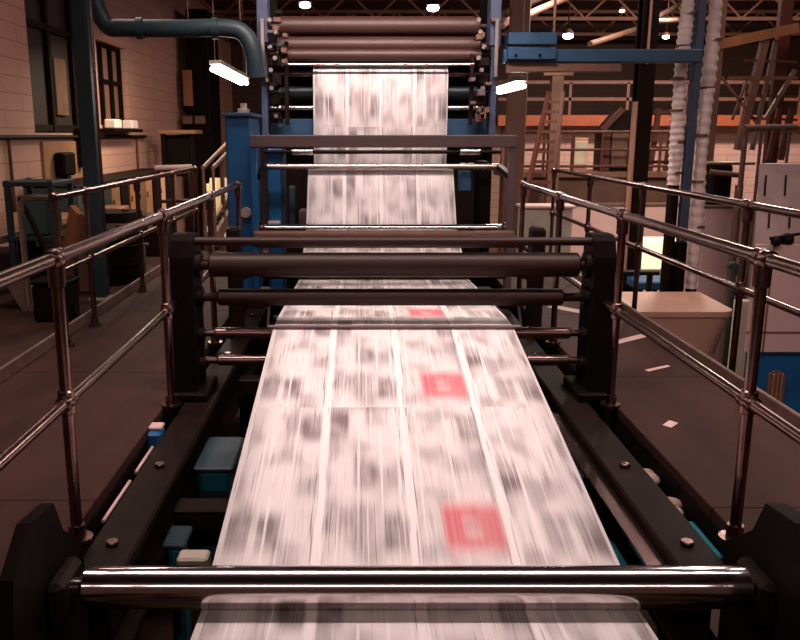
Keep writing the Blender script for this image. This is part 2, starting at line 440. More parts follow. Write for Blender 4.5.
# ------------------------------------------------------------------ the paper
def web(name, pts, x0, x1, s0, label, grp=None, nx=8, m='paper'):
    bm = bmesh.new(); uvl = bm.loops.layers.uv.new('web')
    # smooth the corners a little
    P = [Vector((0, y, z)) for y, z in pts]
    sm = [P[0]]
    for i in range(1, len(P) - 1):
        a, b_, c = P[i - 1], P[i], P[i + 1]
        r = min(.05, (a - b_).length * .4, (c - b_).length * .4)
        p = b_ + (a - b_).normalized() * r; q = b_ + (c - b_).normalized() * r
        for k in range(5):
            tt = k / 4; sm.append(p * (1 - tt) ** 2 + b_ * 2 * tt * (1 - tt) + q * tt * tt)
    sm.append(P[-1])
    d = [s0]
    for a, b_ in zip(sm, sm[1:]): d.append(d[-1] + (b_ - a).length)
    rows = [[bm.verts.new((x0 + (x1 - x0) * i / nx, p.y, p.z)) for i in range(nx + 1)] for p in sm]
    for j in range(len(sm) - 1):
        for i in range(nx):
            f = bm.faces.new((rows[j][i], rows[j][i + 1], rows[j + 1][i + 1], rows[j + 1][i])); f.smooth = True
            for lp, (ii, jj) in zip(f.loops, ((i, j), (i + 1, j), (i + 1, j + 1), (i, j + 1))):
                lp[uvl].uv = (ii / nx, d[jj])
    me = bpy.data.meshes.new(name); bm.to_mesh(me); bm.free()
    me.materials.append(M[m])
    o = bpy.data.objects.new(name, me); C.objects.link(o)
    md = o.modifiers.new('thickness', 'SOLIDIFY'); md.thickness = .0016; md.offset = 0
    return tag(o, label, 'paper', grp)
wx0, wx1 = -.50, .872
z1 = H - 1.457
# path length 0 lies where the paper leaves the chrome roller (Y about 2.42)
zf = lambda y: H - 1.42 + .183 * (y - 2.5)
s_at_242 = 0
main = [(-.4, z1 + .08), (2.1, z1 + .018), (2.36, z1), (2.44, zf(2.44)), (4.62, zf(4.62) - .044), (4.85, H - 1.07), (6.64, H - 1.14), (7.53, H - .862), (7.98, H - .31), (8.3, H - .3)]
off = 2.42 - (math.hypot(1.46, .03) + .9) - 0.0   # aligns the red advert with the photo
web('paper_web', main, wx0, wx1, -.4 - 2.42 - .115, 'wide sheet of printed newspaper running from the front roller up to the tower')
web('paper_web', [(8.62, -.4), (8.62, H + .60), (8.72, H + .67), (9.2, H + .67)], wx0 + .02, wx1, .37, 'upright strip of printed newspaper hanging at the top of the tower', m='paper2')

# ------------------------------------------------------------------ tower
tw = thing('press_tower', (.19, 8.7, GZ), 'tall printing tower of dark rolls between blue side columns behind the paper', 'printing press')
for x0, x1 in ((-1.0, -.93), (1.32, 1.39)):
    MB().box(x0, x1, 8.95, 9.75, GZ, CZ - .9, .01).build('side_frame', 'black', tw)
xl, xr = -.955, 1.315
for xc, sg in ((xl, -1), (xr, 1)):
    k = MB()
    k.box(xc - .06, xc + .05, 8.5, 8.72, H + .85, CZ - .9, .008)
    o = k.build('column', 'slate', tw)
    MB().box(xc - .035, xc + .03, 8.52, 8.66, H - .05, H + .85, .006).build('lower_column', 'slate', tw)
    MB().box(xc - .02, xc + .02, 8.44, 8.5, H + .55, H + 1.1, .004).build('guide_rail', 'brightsteel', tw)
def trol(v, y, r, m, x0=-.84, x1=1.2, nm='roll'):
    z = at(400, v, y).z
    MB().rollx(x0, x1, y, z, r, 28, .12, min(.022, r)).build(nm, m, tw)
trol(26, 8.85, .095, 'brownroll'); trol(45, 8.75, .08, 'brownroll'); trol(55, 8.62, .058, 'brownroll')
trol(-12, 8.85, .09, 'brownroll')
trol(64.5, 8.56, .016, 'brightsteel', -.7, 1.0, 'turning_bar')
trol(74, 8.8, .03, 'steel'); trol(92, 8.9, .055, 'darkteal'); trol(108, 8.85, .03, 'brightsteel')
trol(118, 8.95, .04, 'dark')
zz = at(400, 126, 8.75).z
MB().box(-.92, 1.3, 8.72, 8.8, zz - .1, zz + .07, .006).build('cross_plate', 'steelblue', tw)
for xs in (-.83, 1.19):
    for v, w in ((62, .06), (80, .05), (100, .05), (117, .05)):
        p = at(400, v, 8.6)
        xx = xs + random.uniform(-.03, .03)
        MB().box(xx - w, xx + w, 8.5, 8.62, p.z - .055, p.z + .045, .012).build('bearing_housing', random.choice(['dark', 'brown', 'black']), tw)
    for v in (20, 32, 47, 58, 70, 88, 116):
        p = at(400, v, 8.46)
        xx = xs + random.uniform(-.06, .06)
        MB().tube([(xx, 8.5, p.z), (xx, 8.44, p.z)], .022, 8).build('knob', 'brightsteel', tw)
rr = random.Random(3)
for k in range(26):
    xs = rr.choice((-.83, 1.19)) + rr.uniform(-.1, .1); p = at(400, rr.uniform(4, 128), 8.45); w_ = rr.uniform(.015, .04)
    MB().box(xs - w_, xs + w_, 8.44, 8.56, p.z - rr.uniform(.01, .03), p.z + rr.uniform(.01, .04), .006).build('fitting', rr.choice(['dark', 'black', 'brown', 'grey', 'brown', 'darkteal']), tw)
for xs in (-.74, 1.1):
    MB().box(xs - .02, xs + .02, 8.55, 8.6, H + .1, H + .78, .004).build('side_bracket', 'dark', tw)
for i, (x0, x1, za, zb) in enumerate(((-.92, -.5, .2, 1.3), (.9, 1.3, .1, 1.25))):
    MB().box(x0, x1, 9.0, 9.1, za, zb, .01).build('inner_panel', 'dark', tw)
MB().box(-.93, 1.32, 9.55, 9.6, GZ, H + 1.05, 0).build('dark_backdrop', 'black', tw)  # dark sheet put in for the darkness behind the rolls
MB().box(-.62, -.52, 8.3, 8.5, .58, .72, .01).build('gear_housing', 'grey', tw)
MB().box(-.72, -.66, 8.35, 8.5, .55, .95, .01).build('gear_housing', 'darkteal', tw)
MB().box(.98, 1.1, 8.35, 8.5, .9, 1.1, .01).build('gear_housing', 'steelblue', tw)
MB().box(1.16, 1.25, 8.2, 8.6, .5, 1.2, .01).build('gear_housing', 'black', tw)
for x in (.98, 1.06): MB().box(x, x + .05, 8.28, 8.36, 1.15, 1.18, .006).build('indicator_lamp', 'cream', tw)

# roller gantry in front of the tower
gf = thing('gantry_frame', (.19, 7.35, GZ), 'grey square-tube gantry standing across the paper in front of the tower', 'frame')
gz = at(400, 141.5, 7.3).z
MB().box(-.955, 1.335, 7.25, 7.36, gz - .05, gz + .055, .008).build('top_beam', 'grey', gf)
MB().box(1.275, 1.335, 7.26, 7.35, zt + .03, gz - .05, .008).build('leg', 'grey', gf)
MB().box(-.955, -.9, 7.26, 7.35, zt + .03, gz - .05, .008).build('leg', 'blue', gf)
for x in (-.93, 1.3): MB().box(x - .07, x + .07, 7.2, 7.41, zt, zt + .03).build('foot', 'dark', gf)
MB().rollx(-.9, 1.28, 7.5, at(400, 228, 7.5).z, .034, 28).build('turning_roller', 'chrome', gf)
MB().rollx(-.9, 1.3, 7.93, at(400, 167, 7.93).z + .0, .032, 24).build('guide_roller', 'brightsteel', gf)
for x in (-.9, 1.3):
    MB().bar((x, 7.3, gz - .3), (x, 7.95, at(400, 167, 7.93).z), .05, .05).build('roller_arm', 'black', gf)
    MB().ball((x, 7.5, .63), .05).build('bearing', 'steel', gf)
MB().rollx(-.93, 1.33, 7.2, at(400, 234.5, 7.2).z, .034, 24).build('lower_tie_bar', 'brown', gf)
MB().rollx(-.65, -.45, 7.95, at(280, 152, 7.95).z, .03, 16).build('stub_shaft', 'brightsteel', gf)
MB().rollx(.93, 1.12, 7.95, at(480, 152, 7.95).z, .03, 16).build('stub_shaft', 'brightsteel', gf)
MB().rollx(-.93, 1.33, 8.05, at(280, 152, 8.05).z, .018, 16).build('cross_shaft', 'dark', gf)

# blue cabinet left of the tower
bc = thing('control_cabinet', (-1.13, 7.6, 0), 'tall bright blue steel cabinet at the left foot of the tower', 'cabinet')
ztop = at(240, 117, 7.5).z
MB().box(-1.185, -.975, 7.42, 8.2, 0, ztop, .01).build('body', 'blue', bc)
MB().box(-1.21, -.95, 7.39, 8.24, ztop, ztop + .035, .008).build('lid', 'steelblue', bc)
MB().box(-1.09, -1.0, 7.55, 7.7, ztop + .035, ztop + .075).tube([(-1.045, 7.62, ztop + .075), (-1.045, 7.62, ztop + .12)], .03).build('cable_gland', 'boxgrey', bc)
MB().tube([(-1.02, 7.42, .78), (-1.02, 7.36, .78)], .045).build('round_knob', 'boxgrey', bc)
MB().box(-1.17, -1.165, 7.415, 7.42, .1, ztop - .1, 0).box(-1.18, -.98, 7.412, 7.42, .55, .56, 0).build('door_seam', 'steelblue', bc)
bp = thing('machine_guard', (-.85, 8.15, -.05), 'narrow blue guard plate just inside the gantry beside the blue cabinet', 'guard')
MB().box(-.9, -.76, 8.08, 8.26, -.05, 1.32, .01).build('plate', 'blue', bp)
MB().box(-.76, -.735, 8.06, 8.28, -.05, 1.32, .004).build('edge', 'darkteal', bp)
MB().box(-.9, -.78, 8.0, 8.08, .56, .64, .01).build('latch', 'boxgrey', bp)

# ------------------------------------------------------------------ things in the pit between the beams
def housing(x0, x1, y0, y1, z1_, label, m='teal', lid=True):
    t = thing('drive_housing', ((x0 + x1) / 2, (y0 + y1) / 2, GZ), label, 'machine housing', 'teal drive housings in the pit')
    MB().box(x0, x1, y0, y1, GZ, z1_, .02).build('body', m, t)
    MB().box(x0 - .02, x1 + .02, y0 - .02, y1 + .02, z1_, z1_ + .03, .01).build('cover', 'darkteal' if lid else m, t)
    MB().box(x0 + .015, x1 - .015, y0 - .012, y0, z1_ - .4, z1_ - .1, .004).build('inspection_plate', 'darkteal', t)
    return t
housing(-.82, -.66, 3.9, 4.3, -.2, 'teal drive housing in the pit left of the paper, below the middle stand')
t = housing(-.83, -.77, 3.26, 3.4, -.28, 'teal drive housing low in the left pit behind the front roller')
housing(.96, 1.1, 3.7, 4.2, -.16, 'teal drive housing in the pit right of the paper')
housing(.86, 1.08, 3.1, 3.3, -.3, 'teal drive housing low in the right pit near the front roller', lid=False)
t = thing('junction_box', (-.72, 3.2, -.4), 'putty grey junction box with black buttons in the left pit', 'electrical box')
MB().box(-.77, -.64, 3.15, 3.24, -.46, -.27, .01).build('case', 'boxgrey', t)
for z in (-.31, -.365, -.42): MB().tube([(-.665, 3.16, z), (-.665, 3.13, z)], .011, 10).build('button', 'black', t)
t = thing('valve', (-1.06, 4.05, -.1), 'small bright blue valve on the edge of the left base beam', 'valve')
p_ = Vector((-1.05, 4.02, -.06))
MB().box(p_.x - .035, p_.x + .035, p_.y - .06, p_.y + .06, -.16, -.02, .012).build('body', 'blue', t)
MB().box(p_.x - .035, p_.x + .035, p_.y - .02, p_.y + .06, -.02, .0, .006).build('cap', 'panel', t)
def rod(p, q, r, label, m='panel'):
    o = MB().tube([p, q], r, 10).build('grease_pipe', m)
    return tag(o, label, 'pipe', 'pale pipes beside the left beam')
rod((-1.05, 3.12, -.085), (-1.05, 3.52, -.085), .008, 'short pale pipe beside the left base beam, nearer the front roller')
rod((-1.05, 3.62, -.085), (-1.05, 3.94, -.085), .008, 'short pale pipe running up to the small blue valve')
t = MB().ball((1.34, 3.62, -.12), .055, .6).ball((1.36, 3.7, -.13), .04, .7).build('oily_rag', 'rag'); tag(t, 'crumpled pale rag lying by the right base beam', 'rag')
t = MB().ball((1.36, 3.38, -.13), .05, .5).ball((1.345, 3.3, -.13), .04, .5).build('oily_rag', 'rag'); tag(t, 'smaller brown rag lying nearer the front by the right base beam', 'rag')
t = MB().box(1.33, 1.39, 2.9, 3.2, -.16, -.12, .01).build('oil_tray', 'teal'); tag(t, 'flat teal tray in the slot between right beam and walkway', 'tray')
t = MB().box(1.30, 1.39, 2.3, 5.2, -.2, -.16, .004).build('cable_tray', 'dark'); tag(t, 'dark cable tray in the slot between right beam and walkway', 'tray')
t = MB().box(-1.09, -1.02, 2.3, 5.2, -.2, -.165, .004).build('cable_tray', 'dark'); tag(t, 'dark cable tray in the slot between left beam and walkway', 'tray')

# scraps of paper on the right walkway
def scrap(pts, label):
    k = MB(); k.prism(pts, 'z', .002, .006); o = k.build('paper_scrap', 'panel'); tag(o, label, 'paper scrap', 'paper scraps on the right walkway')
scrap([(1.82, 5.7), (2.1, 5.92), (2.08, 6.0), (1.8, 5.78)], 'long pale paper strip on the right walkway by the railing')
scrap([(1.6, 7.0), (1.85, 6.7), (1.95, 6.76), (1.7, 7.06)], 'pale paper scrap on the right walkway farthest from camera')
scrap([(1.8, 5.0), (1.98, 5.12), (1.97, 5.15), (1.79, 5.04)], 'thin paper strip in the middle of the right walkway')
scrap([(1.57, 3.98), (1.63, 4.05), (1.6, 4.09), (1.54, 4.02)], 'tiny paper scrap on the right walkway nearest the camera')

# ------------------------------------------------------------------ left background
t = thing('building_column', (-2.33, 7.35, 0), 'dark slate-teal steel column beside the left walkway', 'column')
MB().box(-2.41, -2.28, 7.28, 7.42, .03, CZ - .02, .01).build('shaft', 'darkteal', t)
MB().box(-2.43, -2.25, 7.26, 7.44, 0, .03, .006).build('base_plate', 'boxgrey', t)
MB().tube([(-2.25, 7.3, .2), (-2.25, 7.3, CZ - .1)], .012).build('conduit', 'steel', t)
# air duct
pts = []
base = [at(88, -22, 8.3), at(97, 8, 8.3), at(108, 26, 8.3), at(125, 28, 8.3), at(180, 28.5, 8.3), at(226, 28, 8.3), at(244, 34, 8.3), at(253, 52, 8.3), at(255, 76, 8.35), at(260, 122, 8.4)]
def smooth(P, n=6):
    out = []
    for i in range(len(P) - 1):
        p0 = P[max(i - 1, 0)]; p1 = P[i]; p2 = P[i + 1]; p3 = P[min(i + 2, len(P) - 1)]
        for k in range(n):
            tt = k / n
            out.append(.5 * ((2 * p1) + (p2 - p0) * tt + (2 * p0 - 5 * p1 + 4 * p2 - p3) * tt * tt + (3 * p1 - p0 - 3 * p2 + p3) * tt ** 3))
    out.append(P[-1]); return out
t = thing('air_pipe', at(180, 28, 8.3), 'thick dark teal pipe bending across the top left to the tower', 'pipe')
MB().tube(smooth(base[:9]), .082, 20).build('pipe', 'darkteal', t)
for u in (140, 215):
    p = at(u, 28.3, 8.3); MB().tube([p - Vector((.03, 0, 0)), p + Vector((.03, 0, 0))], .1, 20).build('flange', 'darkteal', t)
for u in (188, 240):
    p = at(u, 20, 8.3); MB().tube([p, (p.x, p.y, CZ)], .008, 8).build('hanger_rod', 'ochre', t)

def lamp(pn, pf, label):
    mid = (pn + pf) / 2
    t = thing('hanging_lamp', mid, label, 'lamp', 'hanging fluorescent lamps')
    d = (pf - pn).normalized()
    side = d.cross(Vector((0, 0, 1))).normalized(); upv = side.cross(d)
    k = MB()
    k.bar(pn + upv * .07, pf + upv * .06, .13, .04); k.build('housing', 'boxgrey', t)
    for s_ in (-.03, .03):
        MB().tube([pn + side * s_, pf + side * s_], .026, 12).build('tube', 'tube', t)
    for p in (pn, pf):
        q = p + upv * .09
        MB().tube([q, (q.x, q.y, CZ)], .006, 6).build('chain', 'ochre', t)
    L = bpy.data.lights.new('lamp_light', 'AREA'); L.shape = 'RECTANGLE'; L.size = .2; L.size_y = 1.1; L.energy = 25; L.color = (1, .85, .78)
    lo = bpy.data.objects.new('lamp_light', L); C.objects.link(lo); lo.location = mid - Vector((0, 0, .09))
lamp(at(215, 69, 9.0), at(244, 83, 9.9), 'lit fluorescent lamp hanging left of the tower')
lamp(at(521, 86, 9.0), at(497, 92, 9.9), 'lit fluorescent lamp hanging right of the tower')

# wall fittings
t = MB().tube([(-4.44, 3, H - .03), (-4.44, 17.5, H - .03)], .03).build('wall_conduit', 'dark'); tag(t, 'thin dark conduit running along the left block wall', 'conduit')
for y, lab in ((10.75, 'thin dark vertical pipe on the left wall nearest the camera'), (16.9, 'thin dark vertical pipe on the left wall beyond the dark teal column')):
    t = MB().tube([(-4.46, y, 0), (-4.46, y, H - .06)], .022).build('wall_pipe', 'redbrown'); tag(t, lab, 'pipe')
t = thing('wall_box', (-4.4, 12.7, .9), 'small black box mounted on a pale board on the left wall', 'box')
MB().box(-4.5, -4.46, 11.9, 13.6, .78, 1.36, .004).build('backing_board', 'ochre', t)
MB().box(-4.46, -4.3, 12.25, 12.75, .86, 1.2, .03).build('case', 'black', t)
MB().box(-4.4, -4.3, 12.35, 12.5, .78, .86).build('outlet', 'black', t)
t = MB().box(-4.5, -4.36, 13.3, 13.45, .95, 1.55, .02).build('switch_box', 'dark'); tag(t, 'slim dark switch box on the wall beside the dark teal column', 'box')
# low cabinets along the left wall
cols = ['green', 'brown', 'darkteal', 'ochre', 'black', 'wood', 'brown', 'ochre', 'black', 'tan', 'dark', 'ochre']
names = ['dark green', 'brown', 'dark teal', 'ochre', 'black', 'timber brown', 'plain brown', 'pale ochre', 'soot black', 'tan', 'very dark', 'farthest ochre']
y = 10.9
for i, (c, nm) in enumerate(zip(cols, names)):
    w = .5
    t = thing('storage_cabinet', (-3.95, y + w / 2, 0), '%s low cabinet, number %s from the camera in the row under the left wall' % (nm, ['one', 'two', 'three', 'four', 'five', 'six', 'seven', 'eight', 'nine', 'ten', 'eleven', 'twelve'][i]), 'cabinet', 'low cabinets along the left wall')
    MB().box(-4.4, -3.72, y + .01, y + w - .01, .04, .78, .01).build('body', c, t)
    MB().box(-3.72, -3.7, y + .04, y + w - .04, .08, .74, .004).build('door', c, t)
    MB().box(-3.7, -3.68, y + .08, y + .1, .4, .5).build('handle', 'steel', t)
    MB().box(-4.38, -3.74, y + .03, y + w - .03, 0, .04).build('plinth', 'black', t)
    MB().box(-4.4, -3.7, y + .0, y + w, .78, .8, .004).build('top', 'dark', t)
    y += w
# workbench ledge and clutter by the left wall
t = thing('workbench', (-3.6, 7.6, 0), 'tan topped workbench at the left edge before the block wall', 'bench')
MB().box(-4.45, -3.2, 6.6, 9.6, .5, .58, .01).build('top', 'ochre', t)
for x in (-4.35, -3.3):
    for yy in (6.75, 9.45): MB().box(x - .05, x + .05, yy - .05, yy + .05, 0, .5).build('leg', 'dark', t)
MB().box(-4.4, -3.3, 6.7, 9.5, .16, .2).build('shelf', 'dark', t)
t = thing('equipment_rack', (-2.9, 7.6, 0), 'dark teal open equipment rack behind the end of the outer left railing', 'rack')
for x in (-3.1, -2.72):
    for yy in (7.35, 7.85): MB().box(x - .025, x + .025, yy - .025, yy + .025, 0, 1.06).build('upright', 'darkteal', t)
for z in (.12, .55, 1.03): MB().box(-3.13, -2.69, 7.32, 7.88, z - .02, z + .02).build('shelf', 'darkteal', t)
t = MB().box(-3.05, -2.78, 7.4, 7.75, .571, .92, .02).build('parts_crate', 'green'); tag(t, 'dark green crate on the middle shelf of the teal rack', 'crate')
t = MB().box(-3.05, -2.8, 7.4, 7.75, .141, .44, .02).build('parts_crate', 'black'); tag(t, 'black crate on the bottom shelf of the teal rack', 'crate')
t = MB().prism([(-2.86, 0.0), (-2.66, 0.0), (-2.82, .3), (-3.02, .3)], 'y', 6.86, 6.92).build('tilted_board', 'kick'); tag(t, 'tan board leaning over beside the left walkway', 'board')
for x, yy, h, r, lab in ((-2.55, 8.35, .55, .32, 'black oil drum behind the dark teal column by the outer railing'), (-2.75, 9.3, .62, .3, 'farther black oil drum beside the outer left railing')):
    t = thing('oil_drum', (x, yy, 0), lab, 'drum', 'black oil drums')
    MB().tube([(x, yy, 0), (x, yy, .02), (x, yy, h * .33), (x, yy, h * .335), (x, yy, h * .36), (x, yy, h * .365), (x, yy, h * .66), (x, yy, h * .665), (x, yy, h * .69), (x, yy, h * .695), (x, yy, h)], [r, r, r, r + .015, r + .015, r, r, r + .015, r + .015, r, r], 28).build('shell', 'black', t)
    MB().tube([(x + .12, yy, h), (x + .12, yy, h + .02)], .04).build('bung', 'steel', t)
t = thing('stool', (-2.6, 4.85, 0), 'pale legged stool at the far left edge beside the walkway', 'stool')
MB().tube([(-2.55, 4.9, .45), (-2.55, 4.9, .5)], .17, 24).build('seat', 'dark', t)
for dx, dy in ((.2, .05), (-.2, .05), (0, -.2), (0, .22)):
    MB().tube([(-2.55 + dx * .5, 4.9 + dy * .5, .45), (-2.55 + dx * 1.25, 4.9 + dy * 1.25, 0)], .012).build('leg', 'panel', t)
for i, (x, yy, w, h, c, lab) in enumerate(((-2.45, 6.55, .28, .3, 'black', 'black bin on the floor below the rack end of the outer railing'), (-3.5, 6.1, .5, .42, 'dark', 'dark crate on the floor before the tan workbench'), (-2.55, 7.75, .2, .7, 'brown', 'brown upright box squeezed behind the dark teal column'))):
    t = thing('floor_bin', (x, yy, 0), lab, 'bin')
    MB().box(x - w / 2, x + w / 2, yy - w / 2, yy + w / 2, 0, h, .02).build('body', c, t)
    MB().box(x - w / 2 - .015, x + w / 2 + .015, yy - w / 2 - .015, yy + w / 2 + .015, h, h + .03, .01).build('rim', c, t)

o = MB().bar((-2.62, 7.05, .02), (-2.3, 6.75, .86), .05, .14).build('leaning_plank', 'wood'); tag(o, 'brown plank leaning behind the outer left railing near its bent end', 'plank')
o = MB().tube([(-2.28, 6.55, .02), (-2.75, 6.75, .95)], .022).build('leaning_pole', 'black'); tag(o, 'thin dark pole leaning by the bent end of the outer left railing', 'pole')
for i, (x, yy, z, w_, h_, c, lab) in enumerate(((-3.0, 9.9, 0, .5, .34, 'kick', 'tan carton on the floor, bottom of the stack past the nearer drum'), (-3.02, 9.92, .34, .42, .28, 'wood', 'brown carton on top of the stack past the nearer drum'), (-3.35, 8.9, 0, .5, .4, 'brown', 'brown carton alone on the floor by the tan workbench end'), (-2.55, 10.25, 0, .4, .5, 'dark', 'dark carton at the far end of the outer left railing'))):
    t = thing('floor_carton', (x, yy, z), lab, 'carton', 'cartons by the outer left railing')
    MB().box(x - w_ / 2, x + w_ / 2, yy - w_ / 2, yy + w_ / 2, z, z + h_, .012).build('body', c, t)
    MB().box(x - .03, x + .03, yy - w_ / 2 - .002, yy + w_ / 2 + .002, z + h_ * .6, z + h_ + .002, 0).build('tape', 'ochre', t)
t = thing('pipe_trestle', (-2.75, 8.75, 0), 'low trestle of thin pale pipes beside the black oil drums', 'trestle')
MB().tube([(-2.25, 8.75, .32), (-3.0, 8.75, .32)], .016).build('bar', 'kick', t)
for x in (-2.3, -2.95): MB().tube([(x, 8.75, 0), (x, 8.75, .32)], .014).build('leg', 'kick', t)

# far left
t = thing('wall_shelf', (-3.6, 17.8, 0), 'dark trolley with an ochre top far behind the left walkway', 'trolley')
a = at(160, 130, 17.8); c_ = at(198, 134, 17.8)
MB().box(a.x, c_.x, 17.5, 18.3, c_.z, a.z, .01).build('top', 'ochre', t)
for x in (a.x + .1, c_.x - .1): MB().box(x - .05, x + .05, 17.6, 17.7, GZ, c_.z).build('leg', 'black', t)
MB().box(a.x + .12, c_.x - .12, 17.7, 18.2, .6, c_.z - .02, .02).build('body', 'black', t)
t = thing('far_machine', (-3.2, 21, GZ), 'tall dark machine with an orange-brown panel in the far left', 'machine')
a = at(184, -10, 21); c_ = at(212, 150, 21)
MB().box(a.x, c_.x, 21, 22.5, GZ, CZ - .8, .03).build('body', 'black', t)
a = at(182, 70, 20.95); c_ = at(193, 106, 20.95)
MB().box(a.x, c_.x, 20.94, 21, c_.z, a.z, .01).build('panel', 'wood', t)
for u in (174, 186):
    p = at(u + 14, 120, 20.9); MB().box(p.x - .12, p.x + .12, 20.8, 21, p.z - .1, p.z + .1, .02).build('gauge', 'brown', t)
t = thing('notice_shelf', (-4.3, 15.2, 1.5), 'dark shelf with two pale boxes under the left wall window', 'shelf')
MB().box(-4.5, -4.2, 14.6, 16.4, 1.5, 1.56).build('board', 'black', t)
for yy in (15.0, 16.1):
    o = MB().box(-4.46, -4.26, yy - .2, yy + .2, 1.56, 1.72, .02).build('carton', 'duct'); tag(o, 'pale carton on the dark wall shelf, %s' % ('nearer the dark teal column' if yy < 15.5 else 'farther from the dark teal column'), 'box', 'cartons on the wall shelf')
# cross railing and stair at the end of the left walkway
p1 = at(155, 168, 11.4); p2 = at(192, 167, 11.4)
t = thing('end_railing', (p1.x, 11.4, -.1), 'short pale pipe railing across the far end of the left walkway', 'railing')
MB().tube([p1, p2], .035).build('top_rail', 'panel', t)
for u in (158, 172, 190):
    p = at(u, 168, 11.4); MB().tube([(p.x, 11.4, GZ), (p.x, 11.4, p.z)], .028).build('post', 'steel', t)
MB().tube([(p1.x, 11.4, p1.z - .45), (p2.x, 11.4, p2.z - .45)], .025).build('middle_rail', 'steel', t)
t = thing('stair', (-2.0, 13, GZ), 'steel stair with slanting handrails behind the left walkway', 'stairs')
for u in (203, 213):
    a = at(u, 168, 11.2); c_ = at(u + 24, 143, 14.5)
    MB().tube([a, c_], .03).build('handrail', 'brown', t)
    for k in range(4):
        p = a.lerp(c_, k / 3); MB().tube([(p.x, p.y, p.z - .95), p], .02).build('baluster', 'brown', t)
    MB().bar(a - Vector((0, 0, .95)), c_ - Vector((0, 0, .95)), .05, .2).build('stringer', 'brown', t)
for k in range(7):
    q0 = at(203, 168, 11.2).lerp(at(227, 143, 14.5), (k + .5) / 7); q1 = at(213, 168, 11.2).lerp(at(237, 143, 14.5), (k + .5) / 7)
    MB().box(min(q0.x, q1.x), max(q0.x, q1.x), q0.y - .12, q0.y + .12, q0.z - .97, q0.z - .94).build('tread', 'dark', t)
for u in (205, 220):
    p = at(u, 200, 13); MB().box(p.x - .04, p.x + .04, 12.96, 13.04, GZ, .3).build('support', 'brown', t)
a = at(206, 178, 15.0); c_ = at(229, 238, 15.0)
k = MB(); n = 10
prev = None
for i in range(n + 1):
    x = a.x + (c_.x - a.x) * i / n; yy = 15 + .06 * math.sin(i * 1.9)
    col = [k.bm.verts.new((x, yy + d, z)) for d in (0, .03) for z in (c_.z, a.z - .1 * (i in (0, 1)))]
    if prev:
        k.bm.faces.new((prev[0], col[0], col[1], prev[1])); k.bm.faces.new((prev[2], prev[3], col[3], col[2]))
        k.bm.faces.new((prev[1], col[1], col[3], prev[3])); k.bm.faces.new((prev[0], prev[2], col[2], col[0]))
    prev = col
o = k.build('plastic_curtain', 'cream'); tag(o, 'brightly lit pale yellow plastic curtain behind the left stair', 'curtain')

# ------------------------------------------------------------------ right background
# blue overhead beam
t = thing('overhead_beam', at(600, 58, 8.7), 'blue overhead beam joining the tower to the hose column on the right', 'beam')
a = at(500, 51, 8.7); c_ = at(693, 66, 8.7)
MB().box(a.x, c_.x, 8.5, 8.62, c_.z + .02, a.z, .008).build('beam', 'steelblue', t)
a2 = at(506, 34, 8.6); c2 = at(553, 61, 8.6)
MB().box(a2.x, c2.x, 8.45, 8.68, (a2.z + c2.z) / 2 + .012, a2.z, .008).box(a2.x, c2.x, 8.45, 8.68, c2.z, (a2.z + c2.z) / 2 - .012, .008).build('splice_box', 'steelblue', t)
MB().box(a2.x, at(620, 60, 8.6).x, 8.52, 8.6, c_.z - .07, c_.z + .02).build('under_channel', 'brown', t)
for u in (514, 538):
    p = at(u, 56, 8.54); MB().tube([(p.x, 8.46, p.z), (p.x, 8.43, p.z)], .014, 6).build('bolt', 'black', t)
p = at(552, 30, 8.65); MB().tube([(p.x, 8.56, a2.z), (p.x, 8.56, CZ)], .014, 8).build('hanger_rod', 'tan', t)
# hose column
bx = 3.43
t = thing('hose_column', (3.39, 8.75, GZ), 'slate blue column between the two pale ribbed hoses', 'column')
MB().box(3.345, 3.43, 8.7, 8.8, H - 1.1, CZ - .05, .01).build('shaft', 'slate', t)
MB().box(3.34, 3.435, 8.69, 8.81, GZ, H - 1.1, .01).build('pedestal', 'black', t)
def hose(x, vb, y, label, r=.066):
    top = at(700, -40, y); bot = at(700, vb, y); top.x = bot.x = x
    t = thing('ribbed_hose', bot, label, 'hose', 'ribbed hoses on the column')
    n = 128; pts = []; rad = []
    for i in range(n + 1):
        f_ = i / n
        p = top.lerp(bot, f_) + Vector((.03 * math.sin(f_ * 9) * .3, 0, 0))
        pts.append(p); rad.append(r * (1 + .075 * (1 if (i % 4) < 2 else -1)) * (1 - .08 * math.sin(f_ * 14)))
    MB().tube(pts, rad, 20).build('hose', 'duct', t)
    z = bot.z
    MB().tube([(bot.x + .03 * math.sin(9), y, GZ), (bot.x + .03 * math.sin(9), y, z)], .06).build('pipe_stub', 'dark', t)
    for k in range(7):
        p = top.lerp(bot, (k + .6) / 7) + Vector((.03 * math.sin((k + .6) / 7 * 9), 0, 0))
        MB().tube([p - Vector((0, 0, .015)), p + Vector((0, 0, .015))], r * 1.1, 20).build('clamp', 'brown', t)
hose(3.265, 185, 8.8, 'pale ribbed hose on the left of the slate blue column')
hose(3.545, 288, 8.8, 'pale ribbed hose on the right of the slate blue column')
